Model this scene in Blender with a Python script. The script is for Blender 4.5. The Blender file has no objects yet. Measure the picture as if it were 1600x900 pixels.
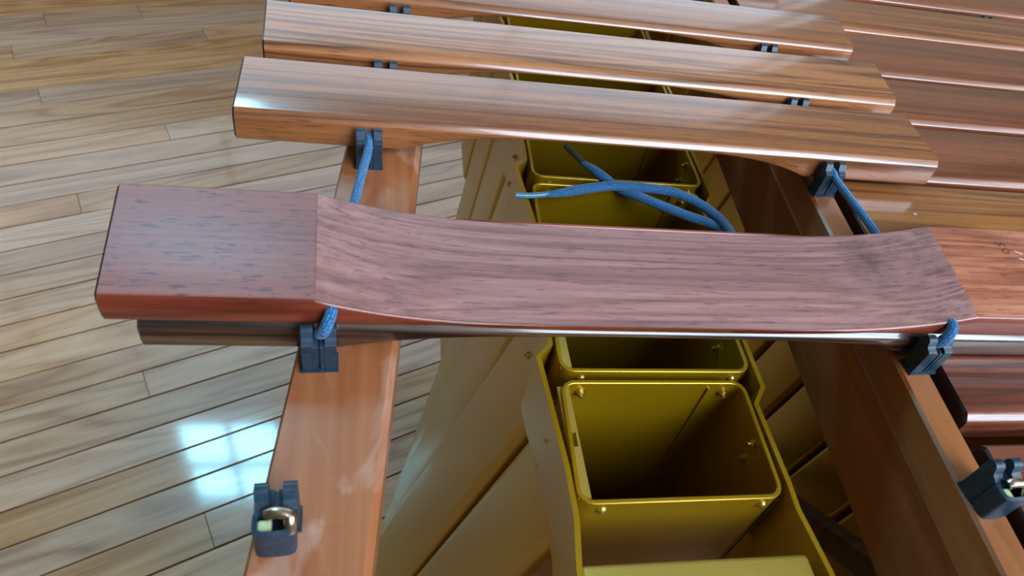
import bpy, bmesh, math, random
from mathutils import Matrix, Vector
random.seed(7)
SC = bpy.context.scene
COL = SC.collection
FZ = 1.12                      # camera height above the floor; Z(d) is d metres below it
def Z(d): return FZ - d

# ------------------------------------------------------------------ camera
cam_d = bpy.data.cameras.new('camera')
cam = bpy.data.objects.new('camera', cam_d); COL.objects.link(cam)
Rr = (0.97941, -0.11617, 0.16511)
Rd = (0.02854, -0.72995, -0.68290)
Rf = (0.19986, 0.67355, -0.71161)
m = Matrix(((Rr[0], -Rd[0], -Rf[0], 0), (Rr[1], -Rd[1], -Rf[1], 0), (Rr[2], -Rd[2], -Rf[2], 0), (0, 0, 0, 1)))
m.translation = (0, 0, FZ)
cam.matrix_world = m
cam_d.sensor_width = 36; cam_d.lens = 1100/1600*36
cam_d.clip_start = 0.02
cam_d.dof.use_dof = True; cam_d.dof.focus_distance = 0.52; cam_d.dof.aperture_fstop = 16
SC.camera = cam

# ------------------------------------------------------------------ world, daylight, exposure
w = bpy.data.worlds.new('world'); SC.world = w; w.use_nodes = True
bg = w.node_tree.nodes['Background']; bg.inputs[0].default_value = (0.55, 0.75, 1, 1); bg.inputs[1].default_value = 1.0
def area(name, loc, rot, sx, sy, power, color):
    l = bpy.data.lights.new(name, 'AREA'); l.shape = 'RECTANGLE'; l.size = sx; l.size_y = sy
    l.energy = power; l.color = color
    o = bpy.data.objects.new(name, l); o.location = loc; o.rotation_euler = rot; COL.objects.link(o); return o
PI = math.pi
# daylight coming in through the four window openings, the low one added to brighten the floor (lamps sit in the openings)
area('daylight_back', (1.92, -1.84, 3.05), (PI/2, 0, 0), 2.56, 2.9, 325, (0.72, 0.85, 1.0))
area('daylight_low', (-0.60, 2.62, 1.60), (-PI/2, 0, 0), 4.4, 1.8, 16, (1.0, 0.95, 0.90))  # fill lamp, added to lift the floor brightness
area('daylight_far', (-0.85, 2.62, 3.42), (-PI/2, 0, 0), 0.60, 1.06, 95, (0.28, 0.74, 1.0))
area('daylight_right', (3.34, -0.6, 2.3), (0, PI/2, 0), 1.8, 1.6, 40, (0.92, 0.96, 1.0))
SC.view_settings.view_transform = 'Standard'; SC.view_settings.look = 'None'
SC.view_settings.gamma = 1; SC.view_settings.use_curve_mapping = False
SC.view_settings.exposure = -0.08
SC.cycles.use_denoising = True
SC.cycles.max_bounces = 8; SC.cycles.diffuse_bounces = 4; SC.cycles.glossy_bounces = 4
SC.cycles.sample_clamp_indirect = 4

# ------------------------------------------------------------------ material helpers
def lin(r, g, b):
    f = lambda c: (c/255/12.92) if c/255 <= 0.04045 else ((c/255+0.055)/1.055)**2.4
    return (f(r), f(g), f(b), 1)
class NT:
    def __init__(s, name):
        s.m = bpy.data.materials.new(name); s.m.use_nodes = True
        s.t = s.m.node_tree; s.b = s.t.nodes['Principled BSDF']
    def n(s, typ, **kw):
        nd = s.t.nodes.new(typ)
        for k, v in kw.items(): setattr(nd, k, v)
        return nd
    def link(s, a, b): s.t.links.new(a, b)
    def math(s, op, a, b=None):
        nd = s.n('ShaderNodeMath', operation=op)
        for i, v in enumerate((a, b)):
            if v is None: continue
            if isinstance(v, (int, float)): nd.inputs[i].default_value = v
            else: s.link(v, nd.inputs[i])
        return nd.outputs[0]
    def noise(s, vec, scale3, detail=3, dist=0.0, rough=0.55):
        mp = s.n('ShaderNodeMapping'); mp.inputs['Scale'].default_value = scale3
        s.link(vec, mp.inputs['Vector'])
        no = s.n('ShaderNodeTexNoise'); no.inputs['Scale'].default_value = 1
        no.inputs['Detail'].default_value = detail; no.inputs['Distortion'].default_value = dist
        no.inputs['Roughness'].default_value = rough
        s.link(mp.outputs[0], no.inputs['Vector'])
        return no.outputs['Fac']
    def ramp(s, fac, stops):
        r = s.n('ShaderNodeValToRGB'); e = r.color_ramp.elements
        while len(e) < len(stops): e.new(0.5)
        for el, (p, c) in zip(e, stops): el.position = p; el.color = c
        s.link(fac, r.inputs[0]); return r.outputs[0]
    def mix(s, fac, a, b, blend='MIX'):
        nd = s.n('ShaderNodeMix', data_type='RGBA', blend_type=blend)
        for sock, v in ((nd.inputs[0], fac), (nd.inputs[6], a), (nd.inputs[7], b)):
            if isinstance(v, (int, float)): sock.default_value = v
            elif isinstance(v, tuple): sock.default_value = v
            else: s.link(v, sock)
        return nd.outputs[2]
    def bump(s, h, strength, dist=0.001):
        b = s.n('ShaderNodeBump'); b.inputs['Strength'].default_value = strength
        b.inputs['Distance'].default_value = dist; s.link(h, b.inputs['Height'])
        s.link(b.outputs[0], s.b.inputs['Normal']); return b
    def set(s, **kw):
        for k, v in kw.items(): s.b.inputs[k.replace('_', ' ')].default_value = v

def wood(name, dark, mid, light, rings=5.0, ring_s=(1.3, 16, 16), fib=(7, 260, 260), ring_w=0.5,
         rough=0.3, coat=0.0, coat_rough=0.08, coat_ior=1.5, bump=0.1, pores=0.5, pore_s=(45, 900, 900), pore_c=None, vary=0.0, offset=True, dist=0.6, ring_p=1.0):
    t = NT(name)
    tc = t.n('ShaderNodeTexCoord'); oi = t.n('ShaderNodeObjectInfo')
    vec = tc.outputs['Object']
    if offset:
        add = t.n('ShaderNodeVectorMath', operation='ADD'); sc = t.n('ShaderNodeCombineXYZ')
        o1 = t.math('MULTIPLY', oi.outputs['Random'], 37.0); o2 = t.math('MULTIPLY', oi.outputs['Random'], 11.3)
        t.link(o1, sc.inputs[0]); t.link(o2, sc.inputs[1]); t.link(o2, sc.inputs[2])
        t.link(vec, add.inputs[0]); t.link(sc.outputs[0], add.inputs[1]); vec = add.outputs[0]
    a = t.noise(vec, ring_s, 2, dist)
    ring = t.math('POWER', t.math('MULTIPLY', t.math('PINGPONG', t.math('MULTIPLY', a, rings), 0.5), 2.0), ring_p)
    fiber = t.noise(vec, fib, 4, 0.1)
    broad = t.noise(vec, (ring_s[0]*0.8, ring_s[1]*0.55, ring_s[2]*0.55), 2)
    val = t.math('ADD', t.math('MULTIPLY', ring, ring_w), t.math('MULTIPLY', fiber, 1-ring_w))
    val = t.math('ADD', t.math('MULTIPLY', val, 0.72), t.math('MULTIPLY', broad, 0.28))
    col = t.ramp(val, [(0.22, dark), (0.46, mid), (0.74, light)])
    pn = t.noise(vec, pore_s, 2)
    pm = t.ramp(pn, [(0.57, (0, 0, 0, 1)), (0.68, (1, 1, 1, 1))])
    col = t.mix(t.math('MULTIPLY', pm, pores), col, pore_c or dark)
    if vary:
        hs = t.n('ShaderNodeHueSaturation')
        t.link(t.math('ADD', t.math('MULTIPLY', oi.outputs['Random'], 2*vary), 1-vary), hs.inputs['Value'])
        rnd2 = t.math('FRACT', t.math('MULTIPLY', oi.outputs['Random'], 17.31))
        t.link(t.math('ADD', t.math('MULTIPLY', rnd2, 0.4), 0.8), hs.inputs['Saturation'])
        t.link(col, hs.inputs['Color']); col = hs.outputs[0]
    t.link(col, t.b.inputs['Base Color'])
    t.set(Roughness=rough, Coat_Weight=coat, Coat_Roughness=coat_rough, Coat_IOR=coat_ior)
    if bump: t.bump(t.math('ADD', t.math('MULTIPLY', fiber, 0.6), t.math('MULTIPLY', pm, -0.5)), bump, 0.0006)
    t.col = col; t.vec = vec; t.oi = oi
    return t

# bar woods (lacquered rosewood, browns; redder ones low down)
M = {}
BK = dict(rough=0.34, coat=0.9, coat_rough=0.12, bump=0.05, coat_ior=1.65)
M['bar_brown'] = wood('rosewood_brown', lin(52, 28, 17), lin(126, 74, 42), lin(166, 104, 60), rings=7, ring_s=(0.7, 24, 24), ring_w=0.42, fib=(5, 420, 420), pores=0.6, dist=0.35, ring_p=0.7, **BK).m
M['bar_grain'] = wood('rosewood_striped', lin(38, 22, 16), lin(136, 82, 47), lin(174, 112, 66), rings=11, ring_s=(0.9, 24, 24), ring_w=0.72, fib=(5, 420, 420), pores=0.45, dist=0.35, ring_p=0.55, **BK).m
M['bar_nat'] = wood('rosewood_natural', lin(58, 30, 20), lin(116, 64, 40), lin(146, 84, 54), rings=6, ring_s=(0.6, 18, 18), ring_w=0.35, fib=(5, 420, 420), pores=0.5, ring_p=0.8, **BK).m
M['bar_amber'] = wood('rosewood_amber', lin(78, 44, 22), lin(136, 84, 44), lin(168, 108, 58), rings=9, ring_s=(1.2, 26, 26), ring_w=0.5, fib=(6, 420, 420), pores=0.4, ring_p=0.7, **BK).m
M['bar_red'] = wood('rosewood_red', lin(40, 18, 14), lin(104, 50, 34), lin(140, 78, 56), rings=9, ring_s=(1.0, 30, 30), ring_w=0.6, fib=(7, 420, 420), rough=0.36, coat=0.7, coat_rough=0.14, bump=0.22, pores=0.6, ring_p=0.6, coat_ior=1.6).m
M['bar_dark'] = wood('rosewood_dark_side', lin(20, 12, 10), lin(54, 33, 24), lin(98, 66, 43), rings=8, ring_s=(1.6, 70, 70), ring_w=0.55, fib=(8, 420, 420), rough=0.35, coat=0.9, coat_rough=0.11, bump=0.08, pores=0.5, coat_ior=1.65).m  # dark wood, darkened further for the shade of the bar lying on it
M['end_black'] = None
t = NT('black_sealed_end_grain'); t.set(Base_Color=lin(26, 14, 14), Roughness=0.35, Coat_Weight=0.3)
nz = t.noise(t.n('ShaderNodeTexCoord').outputs['Object'], (400, 400, 400), 2); t.bump(nz, 0.05); M['end_black'] = t.m
M['raw_purple'] = None
t = wood('raw_purplish_rosewood', lin(88, 58, 58), lin(144, 100, 96), lin(176, 128, 122), rings=9, ring_s=(0.9, 34, 34), ring_w=0.32, fib=(4, 460, 460), rough=0.5, coat=0.12, coat_rough=0.35, bump=0.22, pores=0.55, pore_s=(70, 700, 700), pore_c=lin(84, 58, 66), offset=False)
# a dark knot smudge near the right-hand end of the scoop
tc = t.n('ShaderNodeTexCoord'); mp = t.n('ShaderNodeMapping'); mp.inputs['Location'].default_value = (-0.128*55, -0.012*34, 0); mp.inputs['Scale'].default_value = (55, 34, 0)
t.link(tc.outputs['Object'], mp.inputs[0])
g = t.n('ShaderNodeTexGradient', gradient_type='SPHERICAL'); t.link(mp.outputs[0], g.inputs[0])
kn = t.math('MULTIPLY', g.outputs['Fac'], t.noise(tc.outputs['Object'], (160, 60, 60), 3))
kc = t.mix(t.math('MULTIPLY', kn, 1.1), t.col, lin(70, 52, 56)); t.link(kc, t.b.inputs['Base Color'])
M['raw_purple'] = t.m
M['flat_purple'] = wood('underside_purplish_sealed', lin(84, 44, 40), lin(130, 74, 66), lin(152, 92, 82), rings=3, ring_s=(1.5, 14, 14), ring_w=0.25, fib=(5, 320, 320), rough=0.45, coat=0.12, coat_rough=0.3, bump=0.12, pores=0.75, pore_s=(110, 520, 520), pore_c=lin(64, 44, 56), offset=False).m
M['flat_orange'] = wood('underside_orange_red', lin(96, 44, 32), lin(168, 96, 70), lin(206, 138, 106), rings=6, ring_s=(3, 30, 30), ring_w=0.3, fib=(9, 330, 330), rough=0.4, coat=0.4, coat_rough=0.25, bump=0.45, pores=0.6, pore_s=(80, 800, 800), offset=False).m
M['side_red'] = wood('side_red_lacquered', lin(56, 18, 12), lin(112, 44, 27), lin(146, 68, 42), rings=4, ring_s=(2, 30, 30), ring_w=0.35, rough=0.32, coat=0.5, coat_rough=0.15, bump=0.1, pores=0.4, offset=False).m
M['rail'] = None
t = wood('orange_varnished_rail', lin(128, 72, 40), lin(154, 92, 55), lin(176, 112, 70), rings=3, ring_s=(14, 0.6, 8), ring_w=0.15, fib=(160, 3, 160), rough=0.35, coat=0.35, coat_rough=0.18, bump=0.04, pores=0.12, offset=False)
# pale wax and dust smears around the posts
sm = t.noise(t.n('ShaderNodeTexCoord').outputs['Object'], (26, 15, 20), 5, 0.8)
smr = t.ramp(sm, [(0.54, (0, 0, 0, 1)), (0.66, (1, 1, 1, 1))])
t.link(t.mix(t.math('MULTIPLY', smr, 0.42), t.col, lin(206, 172, 156)), t.b.inputs['Base Color'])
t.link(t.math('ADD', t.math('MULTIPLY', smr, 0.25), 0.33), t.b.inputs['Roughness'])
M['rail'] = t.m
M['rail_plain'] = wood('orange_varnished_rail_plain', lin(122, 70, 38), lin(150, 90, 50), lin(168, 106, 62), rings=3, ring_s=(14, 0.6, 8), ring_w=0.2, fib=(160, 3, 160), rough=0.35, coat=0.35, coat_rough=0.18, bump=0.04, pores=0.15, offset=False).m
M['brace'] = wood('dark_brace_wood', lin(60, 40, 24), lin(84, 58, 36), lin(100, 72, 46), rough=0.5, pores=0.2).m
M['plank'] = wood('oak_floor_plank', lin(154, 112, 82), lin(206, 164, 126), lin(226, 190, 154), rings=7, ring_s=(0.9, 9, 9), ring_w=0.42, fib=(3.5, 130, 130), rough=0.36, coat=0.9, coat_rough=0.07, bump=0.22, pores=0.18, pore_s=(16, 260, 260), pore_c=lin(112, 82, 58), vary=0.13, dist=1.0).m
t = NT('dark_floor_joint'); t.set(Base_Color=lin(58, 36, 24), Roughness=0.7)
nz = t.noise(t.n('ShaderNodeTexCoord').outputs['Object'], (40, 40, 40), 2); t.bump(nz, 0.1); M['subfloor'] = t.m

def gold(name, base, rough, metal, grain):
    t = NT(name)
    v = t.n('ShaderNodeTexCoord').outputs['Object']
    n1 = t.noise(v, (900, 900, 900), 2); n2 = t.noise(v, (9, 9, 9), 3)
    c = t.mix(n2, tuple(x*0.88 for x in base[:3])+(1,), base)
    t.link(c, t.b.inputs['Base Color']); t.set(Roughness=rough, Metallic=metal, Coat_Weight=0.2, Coat_Roughness=0.12)
    t.bump(n1, grain, 0.0004); return t.m
M['gold'] = gold('yellow_gold_paint', lin(182, 142, 12), 0.36, 0.55, 0.05)
M['gold_rough'] = gold('gold_hammer_paint', lin(198, 166, 74), 0.5, 0.6, 0.5)
t = NT('dull_brass_fastener'); t.set(Base_Color=lin(190, 164, 80), Metallic=0.85, Roughness=0.35)
nz = t.noise(t.n('ShaderNodeTexCoord').outputs['Object'], (500, 500, 500), 2); t.bump(nz, 0.1); M['rivet'] = t.m
t = NT('dark_slate_rubber'); nz = t.noise(t.n('ShaderNodeTexCoord').outputs['Object'], (300, 300, 300), 3)
t.link(t.ramp(nz, [(0.3, lin(22, 42, 56)), (0.7, lin(34, 62, 82))]), t.b.inputs['Base Color']); t.set(Roughness=0.42); t.bump(nz, 0.1); M['rubber'] = t.m  # blue of the reflected sky is mixed into the rubber colour
t = NT('bright_spring_steel'); t.set(Base_Color=lin(214, 196, 176), Metallic=1.0, Roughness=0.22)
nz = t.noise(t.n('ShaderNodeTexCoord').outputs['Object'], (300, 300, 300), 2); t.bump(nz, 0.08); M['steel'] = t.m
def cordmat(name, a, b, c):
    t = NT(name); uv = t.n('ShaderNodeTexCoord').outputs['UV']
    mp = t.n('ShaderNodeMapping'); mp.inputs['Scale'].default_value = (1, 1, 1); t.link(uv, mp.inputs[0])
    br = t.n('ShaderNodeTexBrick'); br.inputs['Scale'].default_value = 1; br.inputs['Brick Width'].default_value = 0.0030; br.inputs['Row Height'].default_value = 0.0017
    br.inputs['Mortar Size'].default_value = 0.00035; br.inputs['Mortar Smooth'].default_value = 0.6
    br.inputs['Color1'].default_value = a; br.inputs['Color2'].default_value = b; br.inputs['Mortar'].default_value = c
    t.link(mp.outputs[0], br.inputs['Vector'])
    fz = t.noise(t.n('ShaderNodeTexCoord').outputs['Object'], (700, 700, 700), 3)
    t.link(t.mix(t.math('MULTIPLY', fz, 0.2), br.outputs['Color'], a), t.b.inputs['Base Color'])
    t.set(Roughness=0.8, Sheen_Weight=0.4)
    t.bump(t.math('SUBTRACT', t.math('MULTIPLY', fz, 0.3), br.outputs['Fac']), 0.8, 0.0008); return t.m
M['cord'] = cordmat('blue_braided_cord', lin(26, 132, 194), lin(18, 106, 166), lin(8, 52, 92))
t = NT('clear_aglet'); t.set(Base_Color=lin(84, 138, 162), Roughness=0.25, Coat_Weight=0.5)
nz = t.noise(t.n('ShaderNodeTexCoord').outputs['Object'], (500, 500, 500), 3); t.bump(nz, 0.4); M['aglet'] = t.m
t = NT('dirty_aglet'); t.set(Base_Color=lin(70, 76, 70), Roughness=0.4)
nz = t.noise(t.n('ShaderNodeTexCoord').outputs['Object'], (500, 500, 500), 3); t.bump(nz, 0.4); M['aglet_dark'] = t.m
t = NT('black_pencil'); t.set(Base_Color=lin(48, 30, 28), Roughness=0.7)
nz = t.noise(t.n('ShaderNodeTexCoord').outputs['Object'], (900, 900, 900), 2); t.bump(nz, 0.1); M['pencil'] = t.m
t = NT('pale_scratch'); t.set(Base_Color=lin(226, 208, 214), Roughness=0.5)
nz = t.noise(t.n('ShaderNodeTexCoord').outputs['Object'], (900, 900, 900), 2); t.bump(nz, 0.1); M['scratch'] = t.m
t = NT('pale_green_plug'); t.set(Base_Color=lin(186, 200, 150), Roughness=0.4)
nz = t.noise(t.n('ShaderNodeTexCoord').outputs['Object'], (400, 400, 400), 2); t.bump(nz, 0.1); M['plug'] = t.m
def plaster(name, c):
    t = NT(name); nz = t.noise(t.n('ShaderNodeTexCoord').outputs['Object'], (18, 18, 18), 4)
    t.link(t.ramp(nz, [(0.3, tuple(x*0.95 for x in c[:3])+(1,)), (0.7, c)]), t.b.inputs['Base Color']); t.set(Roughness=0.85); t.bump(nz, 0.05); return t.m
M['wall'] = plaster('warm_white_plaster', lin(120, 104, 86)); M['ceil'] = plaster('ceiling_white', lin(150, 140, 124))
M['frame'] = plaster('white_window_paint', lin(230, 230, 226))

# ------------------------------------------------------------------ mesh helpers
def obj(name, verts, faces, mats, parent=None, fm=None, smooth=None, loc=(0, 0, 0), uv=None):
    me = bpy.data.meshes.new(name)
    me.from_pydata([tuple(v) for v in verts], [], faces)
    if not isinstance(mats, (list, tuple)): mats = [mats]
    for mt in mats: me.materials.append(mt)
    if fm: me.polygons.foreach_set('material_index', fm)
    if uv is not None:
        ul = me.uv_layers.new(name='UVMap')
        for p in me.polygons:
            for li, c in zip(p.loop_indices, uv[p.index]): ul.data[li].uv = c
    me.update()
    if smooth is not None:
        me.polygons.foreach_set('use_smooth', [True]*len(me.polygons))
        me.set_sharp_from_angle(angle=math.radians(smooth))
    o = bpy.data.objects.new(name, me); COL.objects.link(o); o.location = loc
    if parent: o.parent = parent
    return o
def empty(name, loc=(0, 0, 0)):
    o = bpy.data.objects.new(name, None); o.location = loc; COL.objects.link(o); return o
def tag(o, label, cat, group=None, kind=None):
    if label: o['label'] = label
    if cat: o['category'] = cat
    if group: o['group'] = group
    if kind: o['kind'] = kind
    return o
class MB:
    """collects shapes into one mesh"""
    def __init__(s): s.v = []; s.f = []; s.m = []
    def add(s, v, f, mi=0):
        k = len(s.v); s.v += [tuple(a) for a in v]; s.f += [tuple(i+k for i in q) for q in f]; s.m += [mi]*len(f)
    def box(s, a, b, mi=0, bev=0.0):
        if bev <= 0:
            (x0, y0, z0), (x1, y1, z1) = a, b
            s.add([(x0, y0, z0), (x1, y0, z0), (x1, y1, z0), (x0, y1, z0), (x0, y0, z1), (x1, y0, z1), (x1, y1, z1), (x0, y1, z1)],
                  [(3, 2, 1, 0), (4, 5, 6, 7), (0, 1, 5, 4), (1, 2, 6, 5), (2, 3, 7, 6), (3, 0, 4, 7)], mi); return
        bm = bmesh.new(); bmesh.ops.create_cube(bm, size=1)
        for v in bm.verts: v.co = Vector([(a[i]+b[i])/2 + v.co[i]*(b[i]-a[i]) for i in range(3)])
        bmesh.ops.bevel(bm, geom=bm.edges[:], offset=bev, segments=3, affect='EDGES', profile=0.5)
        s.bm(bm, mi)
    def bm(s, bm, mi=0):
        bm.verts.ensure_lookup_table(); bm.verts.index_update()
        s.add([v.co.copy() for v in bm.verts], [[v.index for v in f.verts] for f in bm.faces], mi); bm.free()
    def cyl(s, p, axis, r, h, n=14, mi=0, r2=None, dome=0.0):
        ax = Vector(axis).normalized(); u = ax.orthogonal().normalized(); v = ax.cross(u); p = Vector(p); r2 = r if r2 is None else r2
        rings = [(0, r), (h, r2)]
        if dome: rings += [(h+dome*0.6, r2*0.75), (h+dome*0.95, r2*0.35)]
        vs = []
        for d, rr in rings:
            for i in range(n):
                a = 2*PI*i/n; vs.append(p+ax*d+(u*math.cos(a)+v*math.sin(a))*rr)
        fs = []
        for k in range(len(rings)-1):
            for i in range(n): fs.append((k*n+i, k*n+(i+1) % n, (k+1)*n+(i+1) % n, (k+1)*n+i))
        fs.append(tuple(range(n))[::-1]); fs.append(tuple(range((len(rings)-1)*n, len(rings)*n)))
        s.add(vs, fs, mi)
    def extrude(s, poly, x0, x1, mi=0):
        """poly in (y,z), counter-clockwise seen from +x; extruded along x"""
        n = len(poly)
        v = [(x0, y, z) for y, z in poly]+[(x1, y, z) for y, z in poly]
        f = [(i, (i+1) % n, n+(i+1) % n, n+i)[::-1] for i in range(n)]
        f.append(tuple(range(n))[::-1]); f.append(tuple(range(n, 2*n))); s.add(v, f, mi)
    def build(s, name, mats, parent=None, smooth=35, loc=(0, 0, 0)):
        bm = bmesh.new(); vs = [bm.verts.new(v) for v in s.v]
        for q, mi in zip(s.f, s.m):
            try: fc = bm.faces.new([vs[i] for i in q]); fc.material_index = mi
            except ValueError: pass
        bmesh.ops.recalc_face_normals(bm, faces=bm.faces[:])
        me = bpy.data.meshes.new(name); bm.to_mesh(me); bm.free()
        if not isinstance(mats, (list, tuple)): mats = [mats]
        for mt in mats: me.materials.append(mt)
        if smooth:
            me.polygons.foreach_set('use_smooth', [True]*len(me.polygons)); me.set_sharp_from_angle(angle=math.radians(smooth))
        o = bpy.data.objects.new(name, me); COL.objects.link(o); o.location = loc
        if parent: o.parent = parent
        return o
def catmull(pts, sub=8):
    P = [Vector(p) for p in pts]; P = [P[0]*2-P[1]]+P+[P[-1]*2-P[-2]]; out = []
    for i in range(1, len(P)-2):
        for k in range(sub):
            u = k/sub; a, b, c, d = P[i-1:i+3]
            out.append(0.5*((2*b)+(c-a)*u+(2*a-5*b+4*c-d)*u*u+(3*b-a-3*c+d)*u**3))
    out.append(P[-2]); return out
def tube(name, pts, rad, mat, parent=None, n=14, sub=8, flat=1.0):
    """swept round cord; rad = number or function of t in 0..1; flat squashes it in z; UVs in metres"""
    P = catmull(pts, sub) if sub > 1 else [Vector(p) for p in pts]
    f = rad if callable(rad) else (lambda u: rad)
    vs = []; fs = []; uv = []; L = [0]
    for a, b in zip(P, P[1:]): L.append(L[-1]+(b-a).length)
    up = Vector((0, 0, 1))
    for i, p in enumerate(P):
        tg = (P[min(i+1, len(P)-1)]-P[max(i-1, 0)]).normalized()
        s = tg.cross(up)
        s = s.normalized() if s.length > 1e-4 else Vector((1, 0, 0))
        q = s.cross(tg).normalized(); r = f(L[i]/L[-1])
        for k in range(n):
            a = 2*PI*k/n; vs.append(p+s*math.cos(a)*r+q*math.sin(a)*r*flat)
    for i in range(len(P)-1):
        for k in range(n):
            fs.append((i*n+k, i*n+(k+1) % n, (i+1)*n+(k+1) % n, (i+1)*n+k))
            r = f(L[i]/L[-1]); c0 = 2*PI*k/n*r; c1 = 2*PI*(k+1)/n*r
            uv.append(((L[i], c0), (L[i], c1), (L[i+1], c1), (L[i+1], c0)))
    for e in (tuple(range(n))[::-1], tuple(range((len(P)-1)*n, len(P)*n))):
        fs.append(e); uv.append(tuple((0, 0) for _ in e))
    return obj(name, vs, fs, mat, parent, smooth=50, uv=uv)

def rrect(w, z0, z1, rb, ch, seg=4):
    """bar section in (y,z), counter-clockwise seen from +x: rounded lower corners, softly eased chamfers above"""
    pts = []
    for cy, cz, a0 in ((-w/2+rb, z0+rb, PI), (w/2-rb, z0+rb, 1.5*PI)):
        for k in range(seg+1):
            a = a0+PI/2*k/seg; pts.append((cy+rb*math.cos(a), cz+rb*math.sin(a)))
    e = ch*0.30
    for sg in (1, -1):
        q = [(w/2, z1-ch-e), (w/2-e*.22, z1-ch-e*.1), (w/2-e*.7, z1-ch+e*.55), (w/2-ch+e*.55, z1-e*.7), (w/2-ch-e*.1, z1-e*.22), (w/2-ch-e, z1)]
        if sg < 0: q = [(-y, z) for y, z in q][::-1]
        pts += q
    return pts
def make_bar(name, x0, x1, yc, w, ztop, T, arch, D, mats, rt=0.0035, rb=0.0015, flip=False, skew=(0, 0), black=(1, 0), pw=4, rot=0.0):
    """tuned bar along x. arch=(a0,a1) in world x, depth D cut into the lower face. mats = [wood, end, arch, flatL, flatR]
       flip = lies upside down. skew = extra x of the far edge at the two ends."""
    xc = (x0+x1)/2; L = x1-x0
    ac = (arch[0]+arch[1])/2-xc; ah = (arch[1]-arch[0])/2
    xs = [(-L/2, 1.0), (-L/2+0.0012, 0.0)]
    cur = [-L/2+0.03, ac-ah-0.001, ac-ah] + [ac+ah*u/22 for u in range(-21, 22)] + [ac+ah, ac+ah+0.001, L/2-0.03]
    xs += [(c, 0.0) for c in cur] + [(L/2-0.0012, 0.0), (L/2, 1.0)]
    verts = []; faces = []; fm = []; n = None
    for x, e in xs:
        u = (x-ac)/ah
        z0 = D*(1-abs(u)**pw) if abs(u) < 1 else 0.0
        ins = 0.0012*e
        sec = rrect(w-2*ins, z0+ins, T-ins, rb, rt)
        n = len(sec)
        for (y, z) in sec:
            sk = skew[0]*(y/w+0.5)*(0.5-x/L)+skew[1]*(y/w+0.5)*(0.5+x/L)
            if flip: verts.append((x+sk, y, T-z))
            else: verts.append((x+sk, y, z))
    N = len(xs)
    for i in range(N-1):
        xm = (xs[i][0]+xs[i+1][0])/2
        for k in range(n):
            q = (i*n+k, i*n+(k+1) % n, (i+1)*n+(k+1) % n, (i+1)*n+k)
            faces.append(q if flip else q[::-1])
            mi = 0
            if k == 4 or (flip and 3 <= k <= 5):
                mi = 2 if abs(xm-ac) < ah else (3 if xm < ac else 4)
            if (i == 0 and black[0]) or (i == N-2 and black[1]): mi = 1
            fm.append(mi)
    faces.append(tuple(range(n)) if not flip else tuple(range(n))[::-1]); fm.append(1 if black[0] else 0)
    faces.append(tuple(range((N-1)*n, N*n))[::-1] if not flip else tuple(range((N-1)*n, N*n))); fm.append(1 if black[1] else 0)
    mm = [mats[min(i, len(mats)-1)] if i < len(mats) else mats[0] for i in range(5)]
    o = obj(name, verts, faces, mm, None, fm, 32, (xc, yc, ztop-T))
    bm = bmesh.new(); bm.from_mesh(o.data); bmesh.ops.recalc_face_normals(bm, faces=bm.faces[:]); bm.to_mesh(o.data); bm.free()
    o.rotation_euler[2] = rot
    return o

# ------------------------------------------------------------------ setting: floor of strip planks, walls, windows
AN = 0.40663
floor = MB(); floor.box((-3.3, -2.5, -0.06), (3.4, 2.7, -0.004))
floor = floor.build('floor', M['subfloor'], smooth=None); tag(floor, None, None, kind='structure')
rows = [2.3884, 2.2962, 2.2124, 2.1258, 2.0436, 1.9701, 1.897, 1.8203, 1.7448, 1.6656, 1.5942, 1.5219, 1.4533, 1.3834, 1.3112, 1.244, 1.1769, 1.1107, 1.0465, 0.9796, 0.916, 0.8542, 0.7897, 0.7271, 0.6664]
while rows[0] < 2.62: rows.insert(0, rows[0]+0.080)
while rows[-1] > -0.30: rows.append(rows[-1]-0.0645)
joints = [(2.292, -0.033), (2.231, 0.215), (2.09, 0.3585), (2.0795+0.01, -0.127), (1.861, -0.09), (1.635, 0.158), (1.417, -0.066), (0.877, -0.037), (0.60, -0.008)]
ca, sa = math.cos(AN), math.sin(AN)
for r0, r1 in zip(rows[1:], rows):
    js = sorted(s for n_, s in joints if r0 < n_ < r1)
    lo = (js[0] if js else 0.25) - random.uniform(0.55, 1.0); hi = (js[-1] if js else 0.25)+random.uniform(0.75, 1.2)
    cuts = [lo-0.9, lo]+js+[hi, hi+0.9]
    for s0, s1 in zip(cuts, cuts[1:]):
        g = 0.0013; cx, cn = (s0+s1)/2, (r0+r1)/2
        px, py = cx*ca-cn*sa, cx*sa+cn*ca
        if not (-2.6 < px < 2.9 and -2 < py < 2.3) and abs(cx) > 1.5: continue
        lx, ly = (s1-s0)/2-0.0004, (r1-r0)/2-g; b = 0.0008; z = random.uniform(-0.0004, 0.0004)
        v = [(-lx, -ly, -0.012), (lx, -ly, -0.012), (lx, ly, -0.012), (-lx, ly, -0.012), (-lx, -ly, z-b), (lx, -ly, z-b), (lx, ly, z-b), (-lx, ly, z-b),
             (-lx+b*.3, -ly+b, z), (lx-b*.3, -ly+b, z), (lx-b*.3, ly-b, z), (-lx+b*.3, ly-b, z)]
        f = [(0, 1, 5, 4), (1, 2, 6, 5), (2, 3, 7, 6), (3, 0, 4, 7), (4, 5, 9, 8), (5, 6, 10, 9), (6, 7, 11, 10), (7, 4, 8, 11), (8, 9, 10, 11)]
        p = obj('plank', v, f, M['plank'], floor, loc=(px, py, 0)); p.rotation_euler[2] = AN
HC = 4.8
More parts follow.
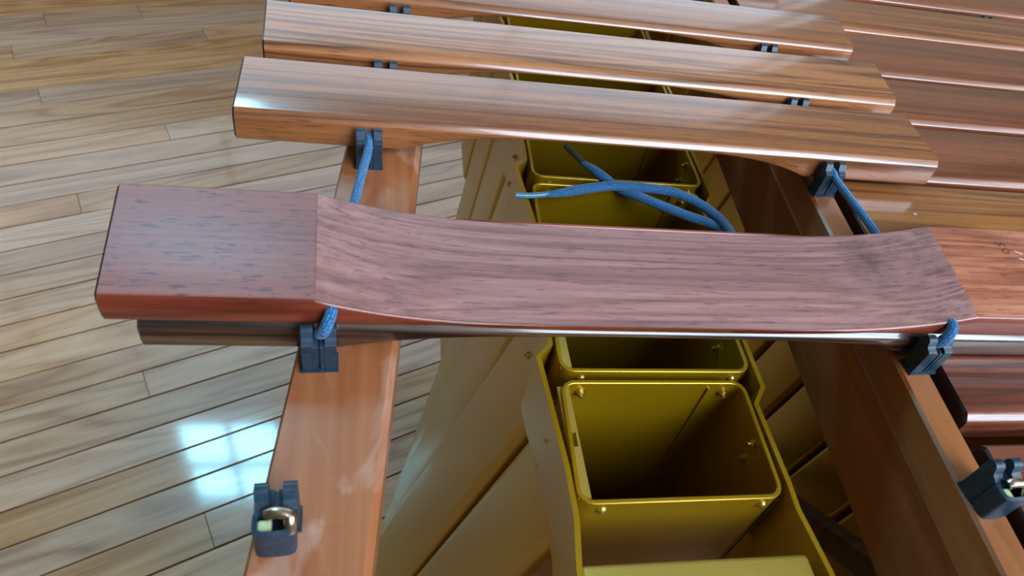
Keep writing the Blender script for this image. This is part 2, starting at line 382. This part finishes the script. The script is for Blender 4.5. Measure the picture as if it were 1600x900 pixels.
def wall_holed(name, axis, pos, th, span, hole, mat):
    """wall as four boxes round one opening; axis 'x' = plane of constant x"""
    a0, a1 = span; h0, h1, z0, z1 = hole; b = MB()
    for (p, q, r, s) in ((a0, h0, 0, HC), (h1, a1, 0, HC), (h0, h1, 0, z0), (h0, h1, z1, HC)):
        if axis == 'y': b.box((p, min(pos, pos+th), r), (q, max(pos, pos+th), s))
        else: b.box((min(pos, pos+th), p, r), (max(pos, pos+th), q, s))
    o = b.build(name, mat, smooth=None); tag(o, None, None, kind='structure'); return o
wall_holed('wall_back', 'y', -1.8, -0.12, (-3.3, 3.4), (0.6, 3.2, 1.6, 4.5), M['wall'])
b = MB()
for x0, x1, z0, z1 in ((-3.3, -2.8, 0, HC), (1.6, 3.4, 0, HC), (-2.8, 1.6, 0, .7), (-2.8, 1.6, 2.5, 2.89), (-2.8, 1.6, 3.95, HC), (-2.8, -1.15, 2.89, 3.95), (-.55, 1.6, 2.89, 3.95)): b.box((x0, 2.6, z0), (x1, 2.72, z1))
tag(b.build('wall_far', M['wall'], smooth=None), None, None, kind='structure')
wall_holed('wall_right', 'x', 3.3, 0.12, (-1.8, 2.6), (-1.4, 0.2, 1.4, 3.2), M['wall'])
b = MB(); b.box((-3.32, -1.8, 0), (-3.2, 2.6, HC)); tag(b.build('wall_left', M['wall'], smooth=None), None, None, kind='structure')
b = MB(); b.box((-3.3, -2.5, HC), (3.4, 2.7, HC+0.1)); tag(b.build('ceiling', M['ceil'], smooth=None), None, None, kind='structure')
def window(name, axis, pos, h0, h1, z0, z1, nx, nz):
    b = MB(); t_ = 0.05
    def bx(p, q, r, s):
        if axis == 'y': b.box((p, pos-0.025, r), (q, pos+0.025, s))
        else: b.box((pos-0.025, p, r), (pos+0.025, q, s))
    bx(h0-t_, h0, z0-t_, z1+t_); bx(h1, h1+t_, z0-t_, z1+t_); bx(h0, h1, z0-t_, z0); bx(h0, h1, z1, z1+t_)
    for i in range(1, nx): x = h0+(h1-h0)*i/nx; bx(x-0.015, x+0.015, z0, z1)
    for i in range(1, nz): z = z0+(z1-z0)*i/nz; bx(h0, h1, z-0.015, z+0.015)
    tag(b.build(name, M['frame'], smooth=None), None, None, kind='structure')
window('window_1', 'y', -1.77, 0.6, 3.2, 1.6, 4.5, 3, 2)
window('window_2', 'y', 2.57, -1.15, -0.55, 2.89, 3.95, 2, 2)
window('window_4', 'y', 2.57, -2.8, 1.6, 0.7, 2.5, 4, 1)  # unseen window, added to go with the low fill lamp
window('window_3', 'x', 3.27, -1.4, 0.2, 1.4, 3.2, 2, 1)

# ------------------------------------------------------------------ marimba frame: rails, posts, legs
RT = 0.278                                         # depth of the rail tops
frame = empty('marimba_stand', (0, 0, 0))
tag(frame, 'orange varnished wooden marimba stand, two long rails with slate rubber cord posts', 'instrument stand')
def rail(sec, y0, y1, xf, mat, name='rail'):
    """sec: list of (dx, depth) closed profile; xf(y) gives x at y"""
    ys = [y0+(y1-y0)*i/8 for i in range(9)]; n = len(sec); v = []; f = []
    for y in ys:
        for dx, d in sec: v.append((xf(y)+dx, y, Z(d)))
    for i in range(8):
        for k in range(n): f.append((i*n+k, i*n+(k+1) % n, (i+1)*n+(k+1) % n, (i+1)*n+k))
    f.append(tuple(range(n))); f.append(tuple(range(8*n, 9*n)))
    b = MB(); b.add(v, f); return b.build(name, mat, frame, 25)
lx = lambda y: -0.0170+(y-0.383)*0.0956            # left edge of the left rail
rx = lambda y: 0.3090+(y-0.361)*0.0896             # left edge of the right rail
rail([(0, RT+.0012), (0.0012, RT), (0.0445, RT), (0.0478, RT+.0033), (0.0478, RT+.079), (0, RT+.079)], 0.0, 1.3, lx, M['rail'])
rail([(-.0035, RT+.019), (-.0005, RT+.0015), (0.0012, RT), (0.0172, RT), (0.0184, RT+.0012), (0.0184, RT+.079), (-.0040, RT+.079), (-.0046, RT+.021)], 0.0, 1.3, rx, M['rail_plain'])
rail([(0.10, 0.306), (0.125, 0.306), (0.125, 0.37), (0.10, 0.37)], 0.0, 1.3, rx, M['rail_plain'])
rail([(0.37, 0.306), (0.40, 0.306), (0.40, 0.37), (0.37, 0.37)], 0.0, 1.3, rx, M['rail_plain'])
for y_ in (-0.03, 1.3):                            # unseen end boards, made tall to block light underneath, with their legs
    b = MB(); b.box((-0.06 if y_ < 0 else 0.24, y_-0.02, Z(0.95)), (0.84 if y_ < 0 else 0.90, y_+0.01, Z(0.30)), bev=0.003); b.build('end_board', M['rail_plain'], frame)
    for x_ in ((-0.05, 0.74) if y_ < 0 else (0.26, 0.80)):
        b = MB(); b.box((x_, y_-0.055, 0.0), (x_+0.05, y_-0.0205, Z(0.39)), bev=0.003); b.build('leg', M['rail_plain'], frame)
b = MB(); b.extrude([(0.407, Z(0.711)), (0.417, Z(0.692)), (0.096, Z(0.426)), (0.086, Z(0.447))], 0.400, 0.416); b.build('brace', M['brace'], frame)

def post_mb(b):
    prof = [(-.0045, 0), (.0050, 0), (.0050, .0225), (.0044, .0243), (.0030, .0252), (.0012, .0250), (-.0002, .0238), (-.0010, .0212), (-.0020, .0200), (-.0036, .0196), (-.0045, .0188)]
    b.extrude(prof, -.0078, -.0026); b.extrude(prof, .0026, .0078)
    core = [(-.0042, 0), (.0046, 0), (.0046, .0180), (-.0030, .0180), (-.0042, .0172)]
    b.extrude(core, -.0027, -.0006); b.extrude(core, .0006, .0027); b.extrude([(-.0030, 0), (.0040, 0), (.0040, .0172), (-.0030, .0172)], -.0007, .0007)
    b.box((-.0086, -.0052, 0), (.0086, .0056, .0014))
def post(x, y, d, rz=0.0, endpost=False):
    b = MB(); post_mb(b)
    if endpost:                                    # cup in front that takes the spring hook
        n = 20; o_, i_ = [], []
        for k in range(n):
            a = 2*PI*k/n; c, s = math.cos(a), math.sin(a)
            sx = math.copysign(abs(c)**0.5, c); sy = math.copysign(abs(s)**0.5, s)
            o_.append((.0078*sx-.0006, -.0088+.0054*sy)); i_.append((.0062*sx-.0006, -.0088+.0040*sy))
        v = [(p[0], p[1], 0) for p in o_]+[(p[0], p[1], .0186) for p in o_]+[(p[0]*.97, p[1]*.985, .0192) for p in i_]+[(p[0], p[1], .0120) for p in i_]
        f = []
        for r_ in range(3):
            for k in range(n): f.append((r_*n+k, r_*n+(k+1) % n, (r_+1)*n+(k+1) % n, (r_+1)*n+k))
        f.append(tuple(range(3*n, 4*n))); f.append(tuple(range(n)))
        b.add(v, f)
    p = b.build('cord_post', M['rubber'], frame, 40, (x, y, Z(d))); p.rotation_euler[2] = rz
    if endpost:
        h = MB()
        h.box((-.0068, -.0128, .0150), (-.0012, -.0070, .0178), bev=.0012)
        o2 = h.build('spring_end', M['plug'], p, 40); o2['label'] = 'pale greenish plug inside the cup'
        tube('spring_hook', [(-.0030, -.0066, .0200), (-.0010, -.0066, .0212), (.0020, -.0070, .0214), (.0048, -.0078, .0208), (.0054, -.0098, .0195), (.0050, -.0118, .0160)], 0.0025, M['steel'], p, n=10, sub=5)['label'] = 'bright bent metal hook'
    return p
for x, y, e in ((-.0215, .2098, 0), (-.0020, .3665, 0), (.0075, .4490, 0), (.0180, .5360, 0), (-.0318, .1315, 1)): post(x, y, RT, 0.05, e)
for x, y, e in ((.3070, .2100, 0), (.3180, .3670, 0), (.3262, .4500, 0), (.3345, .5365, 0), (.2975, .1340, 1)): post(x, y, RT, 0.05, e)
for y in (.7285,): post(.7115-(.725-y)*.09, y, .2955+.0105, 0.05)

# ------------------------------------------------------------------ bars
def acc(x0, x1, y0, y1, arch, wood_, label, D=0.0145, sk=(0, 0), rot=0.0, black=(1, 0), top=.250, T=.0205):
    o = make_bar('marimba_bar', x0, x1, (y0+y1)/2, y1-y0, Z(top), T, arch, D, [wood_, M['end_black']], rt=.0038, rb=.002, skew=sk, rot=rot, black=black)
    return tag(o, label, 'marimba bar', 'raised accidental bars')
acc(-.0820, .4050, .3735, .4405, (.018, .302), M['bar_brown'], 'brown rosewood bar just beyond the loose blue cord ends, nearest of the raised trio', sk=(-.002, .006))
acc(-.0745, .4150, .4560, .5220, (.026, .306), M['bar_grain'], 'wavy dark-striped brown bar, middle of the raised trio overlapping the right-hand row', sk=(-.005, .012))
acc(-.0660, .4200, .5440, .6080, (.034, .318), M['bar_brown'], 'raised brown bar cut off by the photo top, farthest of the raised trio', sk=(-.004, .012))
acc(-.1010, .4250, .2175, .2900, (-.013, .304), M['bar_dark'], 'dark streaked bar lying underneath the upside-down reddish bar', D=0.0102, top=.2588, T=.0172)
for k in range(7):  # unseen bars, added to block light coming in at the far end
    if k != 2: acc(-.040+.008*k, .432+.004*k, .7150+.086*k, .7800+.086*k, (.05, .33), M['bar_brown'], 'raised brown bar beyond the top edge of the photo')
UD = make_bar('upside_down_marimba_bar', -.1130, .4320, .2543, .0762, Z(.2409), .0178, (-.0229, .3252), .0147,
              [M['side_red'], M['end_black'], M['raw_purple'], M['flat_purple'], M['flat_orange']], rt=.0030, rb=.0024, flip=True, skew=(-.0085, .019))
tag(UD, 'reddish bar turned upside down, showing its hollowed purplish scooped underside', 'marimba bar')
# dark discs for the shade inside the cord holes of its near side, written marks and pale scratches on its right end
for hx in (-.0162, .3120):
    b = MB(); b.cyl((hx-.1595, -.0370, .0105), (0, -1, 0), .0034, .0014, 14); b.build('cord_hole', M['end_black'], UD, 40)['label'] = 'dark cord hole'
def mark(name, pts, r, mt): tube(name, [(x*1.066-.1595, y*1.066-.2543, .0179) for x, y in pts], r, mt, UD, n=6, sub=4, flat=0.4)
mark('handwritten_mark', [(.3540, .2612), (.3548, .2595), (.3562, .2588), (.3572, .2598), (.3582, .2610), (.3592, .2606), (.3596, .2580)], .00035, M['pencil'])
mark('handwritten_mark', [(.3610, .2548), (.3580, .2560), (.3555, .2552), (.3550, .2534), (.3562, .2522), (.3580, .2526), (.3586, .2540)], .00028, M['pencil'])
for q in ([(.3632, .2545), (.3672, .2522)], [(.3620, .2485), (.3668, .2470)], [(.3640, .2440), (.3668, .2428)]): mark('pale_scratch', q, .0004, M['scratch'])

nat = [(.737, .805, 'bar_nat'), (.648, .720, 'bar_brown'), (.557, .638, 'bar_nat'), (.475, .548, 'bar_nat'), (.392, .467, 'bar_nat'), (.3185, .3850, 'bar_amber'), (.2470, .3100, 'bar_red'), (.1750, .2390, 'bar_red'), (.0920, .1615, 'bar_red')]
for k in range(6): nat.append((.823+.086*k, .900+.086*k, 'bar_nat'))  # unseen bars, added so far light stays out underneath
labs = ['lower-row brown bar in the top right corner, farthest of that row in the photo', 'lower-row brown bar second from the far end, right of the farthest raised bar',
        'lower-row reddish brown bar right of the farthest raised bar end, third from the far end', 'lower-row brown bar right of the middle raised striped bar end, fourth from the far end',
        'lower-row brown bar right of the nearest raised bar, fifth from the far end', 'amber brown lower-row bar with a small white fleck, just beyond the upside-down bar',
        'lower-row reddish bar hidden beneath the upside-down bar', 'dusty dark red lower-row bar just in front of the upside-down bar, right of the rail', 'nearest lower-row red bar in the bottom right corner, beside the end post']
labs += ['brown lower-row bar beyond the top edge of the photo']*6
for (y0, y1, mt), lb in zip(nat, labs):
    yc = (y0+y1)/2; xl = rx(yc)+.0235
    o = make_bar('marimba_bar', xl, xl+.50, yc, y1-y0, Z(.277), .0200, (xl+.11, xl+.40), .0115, [M[mt], M['end_black']], rt=.0036, rb=.002, skew=(.006, .006), black=(1, 1))
    tag(o, lb, 'marimba bar', 'lower natural bars')
    if mt == 'bar_amber':
        tube('white_fleck', [(.3835-o.location.x, .3475-yc, .0201), (.3850-o.location.x, .3460-yc, .0203)], .0008, M['scratch'], o, n=6, sub=3)

# ------------------------------------------------------------------ resonator banks
bank = empty('resonator_bank', (0.17, 0.3, Z(0.33)))
tag(bank, 'bank of yellow gold painted box resonators under the raised bars', 'resonators')
BO = bank.location
RZ = 0.325
def tube_box(name, parent, org, xa, xb, y0, y1, top, bot, flare, r=0.009, th=0.0026, twist=0.0, seg=4):
    """open-topped rounded rectangular tube, left wall flaring outwards with depth"""
    def outline(ins, d):
        a, b_ = xa+ins-flare*max(0, d-top-.03), xb-ins; c, e = y0+ins, y1-ins; rr = max(r-ins, .001); P = []
        for cx, cy, a0 in ((b_-rr, e-rr, 0), (a+rr, e-rr, PI/2), (a+rr, c+rr, PI), (b_-rr, c+rr, 1.5*PI)):
            for k in range(seg+1):
                an = a0+PI/2*k/seg; x, y = cx+rr*math.cos(an), cy+rr*math.sin(an)
                P.append((x+twist*(y-c)-org[0], y-org[1], Z(d)-org[2]))
        return P
    n = 4*(seg+1); v = []; f = []
    for ins, d in ((0, bot), (0, top+.03), (0, top+.0004), (.0004, top), (th-.0004, top), (th, top+.0004), (th, top+.03), (th, bot-.002)): v += outline(ins, d)
    for i in range(7):
        for k in range(n): f.append((i*n+k, i*n+(k+1) % n, (i+1)*n+(k+1) % n, (i+1)*n+k))
    f.append(tuple(range(n))); f.append(tuple(range(7*n, 8*n)))
    b = MB(); b.add(v, f); return b.build(name, M['gold'], parent, 30)
def stud(parent, name, org, p, ax, r=0.0030, h=0.0012, dome=0.001, nut=False):
    b = MB(); p = [p[i]-org[i] for i in range(3)]
    if nut:
        b.cyl(p, ax, r*1.5, .0006, 12); b.cyl(p, ax, r, .0026, 6); b.cyl(p, ax, r*.55, .0045, 10)
    else:
        b.cyl(p, ax, r, h, 14, r2=r*.85, dome=dome); b.cyl([p[i]+ax[i]*(h+dome*.9) for i in range(3)], ax, r*.3, .0004, 8)
    return b.build(name, M['rivet'], parent, 40)
boxes = [(.1080, .2255, .1570, .2350, 1.04, .27, .04), (.1125, .2370, .2410, .3270, 1.04, .266, .03), (.1170, .2540, .3340, .4205, 1.00, .175, .03), (.1215, .2645, .4270, .5120, .98, .124, .03),
         (.1250, .2720, .5200, .6060, .70, .10, .03), (.1290, .2780, .6140, .7030, .63, .09, .03), (.1330, .2830, .7110, .7950, .555, .09, .03), (.1370, .2880, .8040, .8850, .52, .08, .03), (.1410, .2900, .8940, .9700, .49, .07, .03), (.1450, .2920, .9780, 1.055, .47, .06, .03), (.1490, .2940, 1.063, 1.14, .46, .06, .03), (.1530, .2960, 1.148, 1.225, .45, .05, .03)]  # farthest tubes are unseen, added to keep the space underneath dark
tubes = []
for i, (xa, xb, y0, y1, bt, fl, tw) in enumerate(boxes):
    tubes.append(tube_box('resonator_tube', bank, BO, xa, xb, y0, y1, RZ, bt, fl, twist=tw))
def strip_plate(name, pts, top, bot, th, parent, org, mat):
    """vertical sheet following pts in plan"""
    P = [Vector((p[0], p[1], 0)) for p in pts]; v = []; f = []; n = len(P)
    for i, p in enumerate(P):
        d0 = (P[min(i+1, n-1)]-P[max(i-1, 0)]).normalized(); nn = Vector((-d0.y, d0.x, 0))*th/2
        for q in (p+nn, p-nn):
            for z in (Z(top), Z(bot)): v.append((q.x-org[0], q.y-org[1], z-org[2]))
    for i in range(n-1):
        a, b_ = 4*i, 4*i+4
        f += [(a, b_, b_+2, a+2), (a+1, a+3, b_+3, b_+1), (a, a+1, b_+1, b_), (a+2, b_+2, b_+3, a+3)]
    f += [(0, 2, 3, 1), (4*n-4, 4*n-3, 4*n-1, 4*n-2)]
    b = MB(); b.add(v, f); return b.build(name, mat, parent, 15)
left = [(.1015, .085), (.1020, .124), (.1055, .150), (.1055, .178)]
right = [(.2340, .085), (.2325, .116), (.2290, .150), (.2300, .165)]
for i in range(11):
    xa, xb, y0, y1 = boxes[i][:4]; xa2, xb2, ya2 = boxes[i+1][0], boxes[i+1][1], boxes[i+1][2]
    left += [(xa-.0075, y1+.016), (xa2-.0030, ya2+.020), (xa2-.0022, ya2+.040)]
    tw = boxes[i][6]
    right += [(xb+.0022+tw*.06, y1-.018), (xb2+.0022, ya2-.012), (xb2+.0024+.03*.04, ya2+.040)]
strip_plate('side_plate', left, RZ-.0012, RZ+.052, .0030, bank, BO, M['gold'])
strip_plate('side_plate', right, RZ-.0012, RZ+.052, .0030, bank, BO, M['gold'])
# front end cap with rounded corners
b = MB(); b.box((.1030-BO.x, .040-BO.y, Z(.395)-BO.z), (.2245-BO.x, .1265-BO.y, Z(RZ-.0005)-BO.z), bev=.003); b.build('end_cap', M['gold_rough'], bank, 35)
# hammered inner lips with a square slot, along the left side of the two nearest tubes
for i in (0, 1):
    xa, xb, y0, y1 = boxes[i][:4]
    o_ = (BO.x, BO.y, BO.z)
    b = MB(); zt, zb = Z(RZ+.0015)-BO.z, Z(RZ+.0035)-BO.z
    x_0, x_1 = xa+.0012-BO.x, xa+.0082-BO.x; ya, yb = y0+.004-BO.y, y1-.004-BO.y; ym = (ya+yb)/2
    for p in ((x_0, ya, x_1, ym-.0045), (x_0, ym+.0045, x_1, yb), (x_0, ym-.0045, x_0+.0022, ym+.0045), (x_1-.0014, ym-.0045, x_1, ym+.0045)):
        b.box((p[0], p[1], zb), (p[2], p[3], zt))
    b.build('slotted_lip', M['gold_rough'], tubes[i], 30).matrix_parent_inverse = Matrix()
# corner tabs, rivets, bolts
for i in range(4):
    xa, xb, y0, y1, bt, fl, tw = boxes[i]
    for px in (xa+.014, xb-.012):
        stud(tubes[i], 'rivet', BO, (px, y0-.0001, Z(RZ+.0065)), (0, -1, 0), .0030)
        stud(tubes[i], 'bolt', BO, (px+.003, y1-.0027, Z(RZ+.0085)), (0, -1, 0), .0022, nut=True)
    for yy, dd, d2 in ((y0+.038, .0075, .019), (y0+.0375, .0235, .047)):
        stud(tubes[i], 'bolt', BO, (xb+tw*(yy-y0)-.0026, yy, Z(RZ+dd)), (-1, 0, 0), .0020, nut=True)
        stud(bank, 'rivet', BO, (xa-.0042, yy+.011, Z(RZ+d2)), (-1, 0, 0), .0032)
    # folded seam down the far right inner corner
    b = MB(); b.box((xb-.020-BO.x, y1-.0042-BO.y, Z(.62)-BO.z), (xb-.0192-BO.x, y1-.0024-BO.y, Z(RZ+.004)-BO.z)); b.build('seam', M['gold'], tubes[i], None)
    b = MB(); b.box((xb-.0052-BO.x, y0-.0006-BO.y, Z(.62)-BO.z), (xb-.0044-BO.x, y0+.0002-BO.y, Z(RZ+.001)-BO.z)); b.build('seam', M['end_black'], tubes[i], None)

bank2 = empty('resonator_bank', (0.58, 0.4, Z(0.34)))
tag(bank2, 'second bank of box resonators in the dark beneath the lower row of bars', 'resonators')
BO2 = bank2.location
ys = [.0600, .1310, .2010, .2720, .3430, .4180, .4920, .5700, .6500, .7350, .8200, .9050, .9900, 1.075, 1.16, 1.245]  # far end of the list adds unseen tubes that block light
for i in range(15):
    tube_box('resonator_tube', bank2, BO2, .500+.004*i, .640+.005*i, ys[i], ys[i+1]-.007, .340, 1.02-.03*i, .20, r=.006)

# ------------------------------------------------------------------ blue suspension cord
cord = empty('suspension_cord', (0.2, 0.4, Z(.322)))
tag(cord, 'blue braided suspension cord, untied, both plastic-tipped ends lying loose over the gold resonators', 'cord')
def crd(name, pts, r, **k):
    o = tube(name, [(x-cord.location.x, y-cord.location.y, Z(d)-cord.location.z) for x, y, d in pts], r, k.pop('mat', M['cord']), k.pop('parent', cord), **k); return o
crd('cord_run', [(-.0020, .3760, .2600), (-.0022, .3660, .2602), (-.0030, .3560, .2620), (-.0070, .3280, .2630), (-.0110, .3000, .2655), (-.0120, .2890, .2662)], .0027)
crd('cord_run', [(.3178, .3760, .2600), (.3180, .3660, .2602), (.3190, .3580, .2620), (.3225, .3250, .2630), (.3265, .3000, .2655), (.3270, .2890, .2662)], .0027)
for a, h in ((-.0212, -.0162), (.3070, .3120)):    # stubs: from the slots of the near posts into the holes of the upside-down bar
    crd('cord_run', [(a, .2165, .2625), (a, .2125, .2585), (a*.6+h*.4, .2105, .2545), (a*.2+h*.8, .2125, .2495), (h, .2150, .2472), (h, .2180, .2470)], .0029, n=12)
e1 = crd('loose_end', [(.1270, .4010, .3215), (.1400, .4040, .3213), (.1600, .4100, .3208), (.1830, .4140, .3195), (.2080, .4125, .3185), (.2290, .4080, .3175), (.2450, .3970, .3170), (.2550, .3830, .3165), (.2590, .3680, .3150), (.2580, .3480, .3120)],
         lambda u: .0042 if u > .12 else .0024+.0018*u/.12, flat=.8, n=16)
crd('aglet', [(.1040, .3985, .3216), (.1160, .3990, .3216), (.1290, .4015, .3215)], .0023, parent=e1, mat=M['aglet'], sub=4)['label'] = 'frayed pale blue tip'
e2 = crd('loose_end', [(.1640, .4440, .3212), (.1740, .4330, .3215), (.1900, .4180, .3250), (.2030, .4060, .3225), (.2180, .3950, .3212), (.2360, .3840, .3208), (.2500, .3760, .3200), (.2570, .3650, .3185), (.2560, .3450, .3150)],
         lambda u: .0042 if u > .12 else .0025+.0017*u/.12, flat=.8, n=16)
crd('aglet', [(.1525, .4620, .3190), (.1580, .4540, .3200), (.1650, .4430, .3212)], .0023, parent=e2, mat=M['aglet_dark'], sub=4)['label'] = 'dirty grey worn tip'
crd('cord_run', [(.2580, .3480, .3120), (.2575, .3200, .2900), (.2600, .2940, .2720)], .0034)
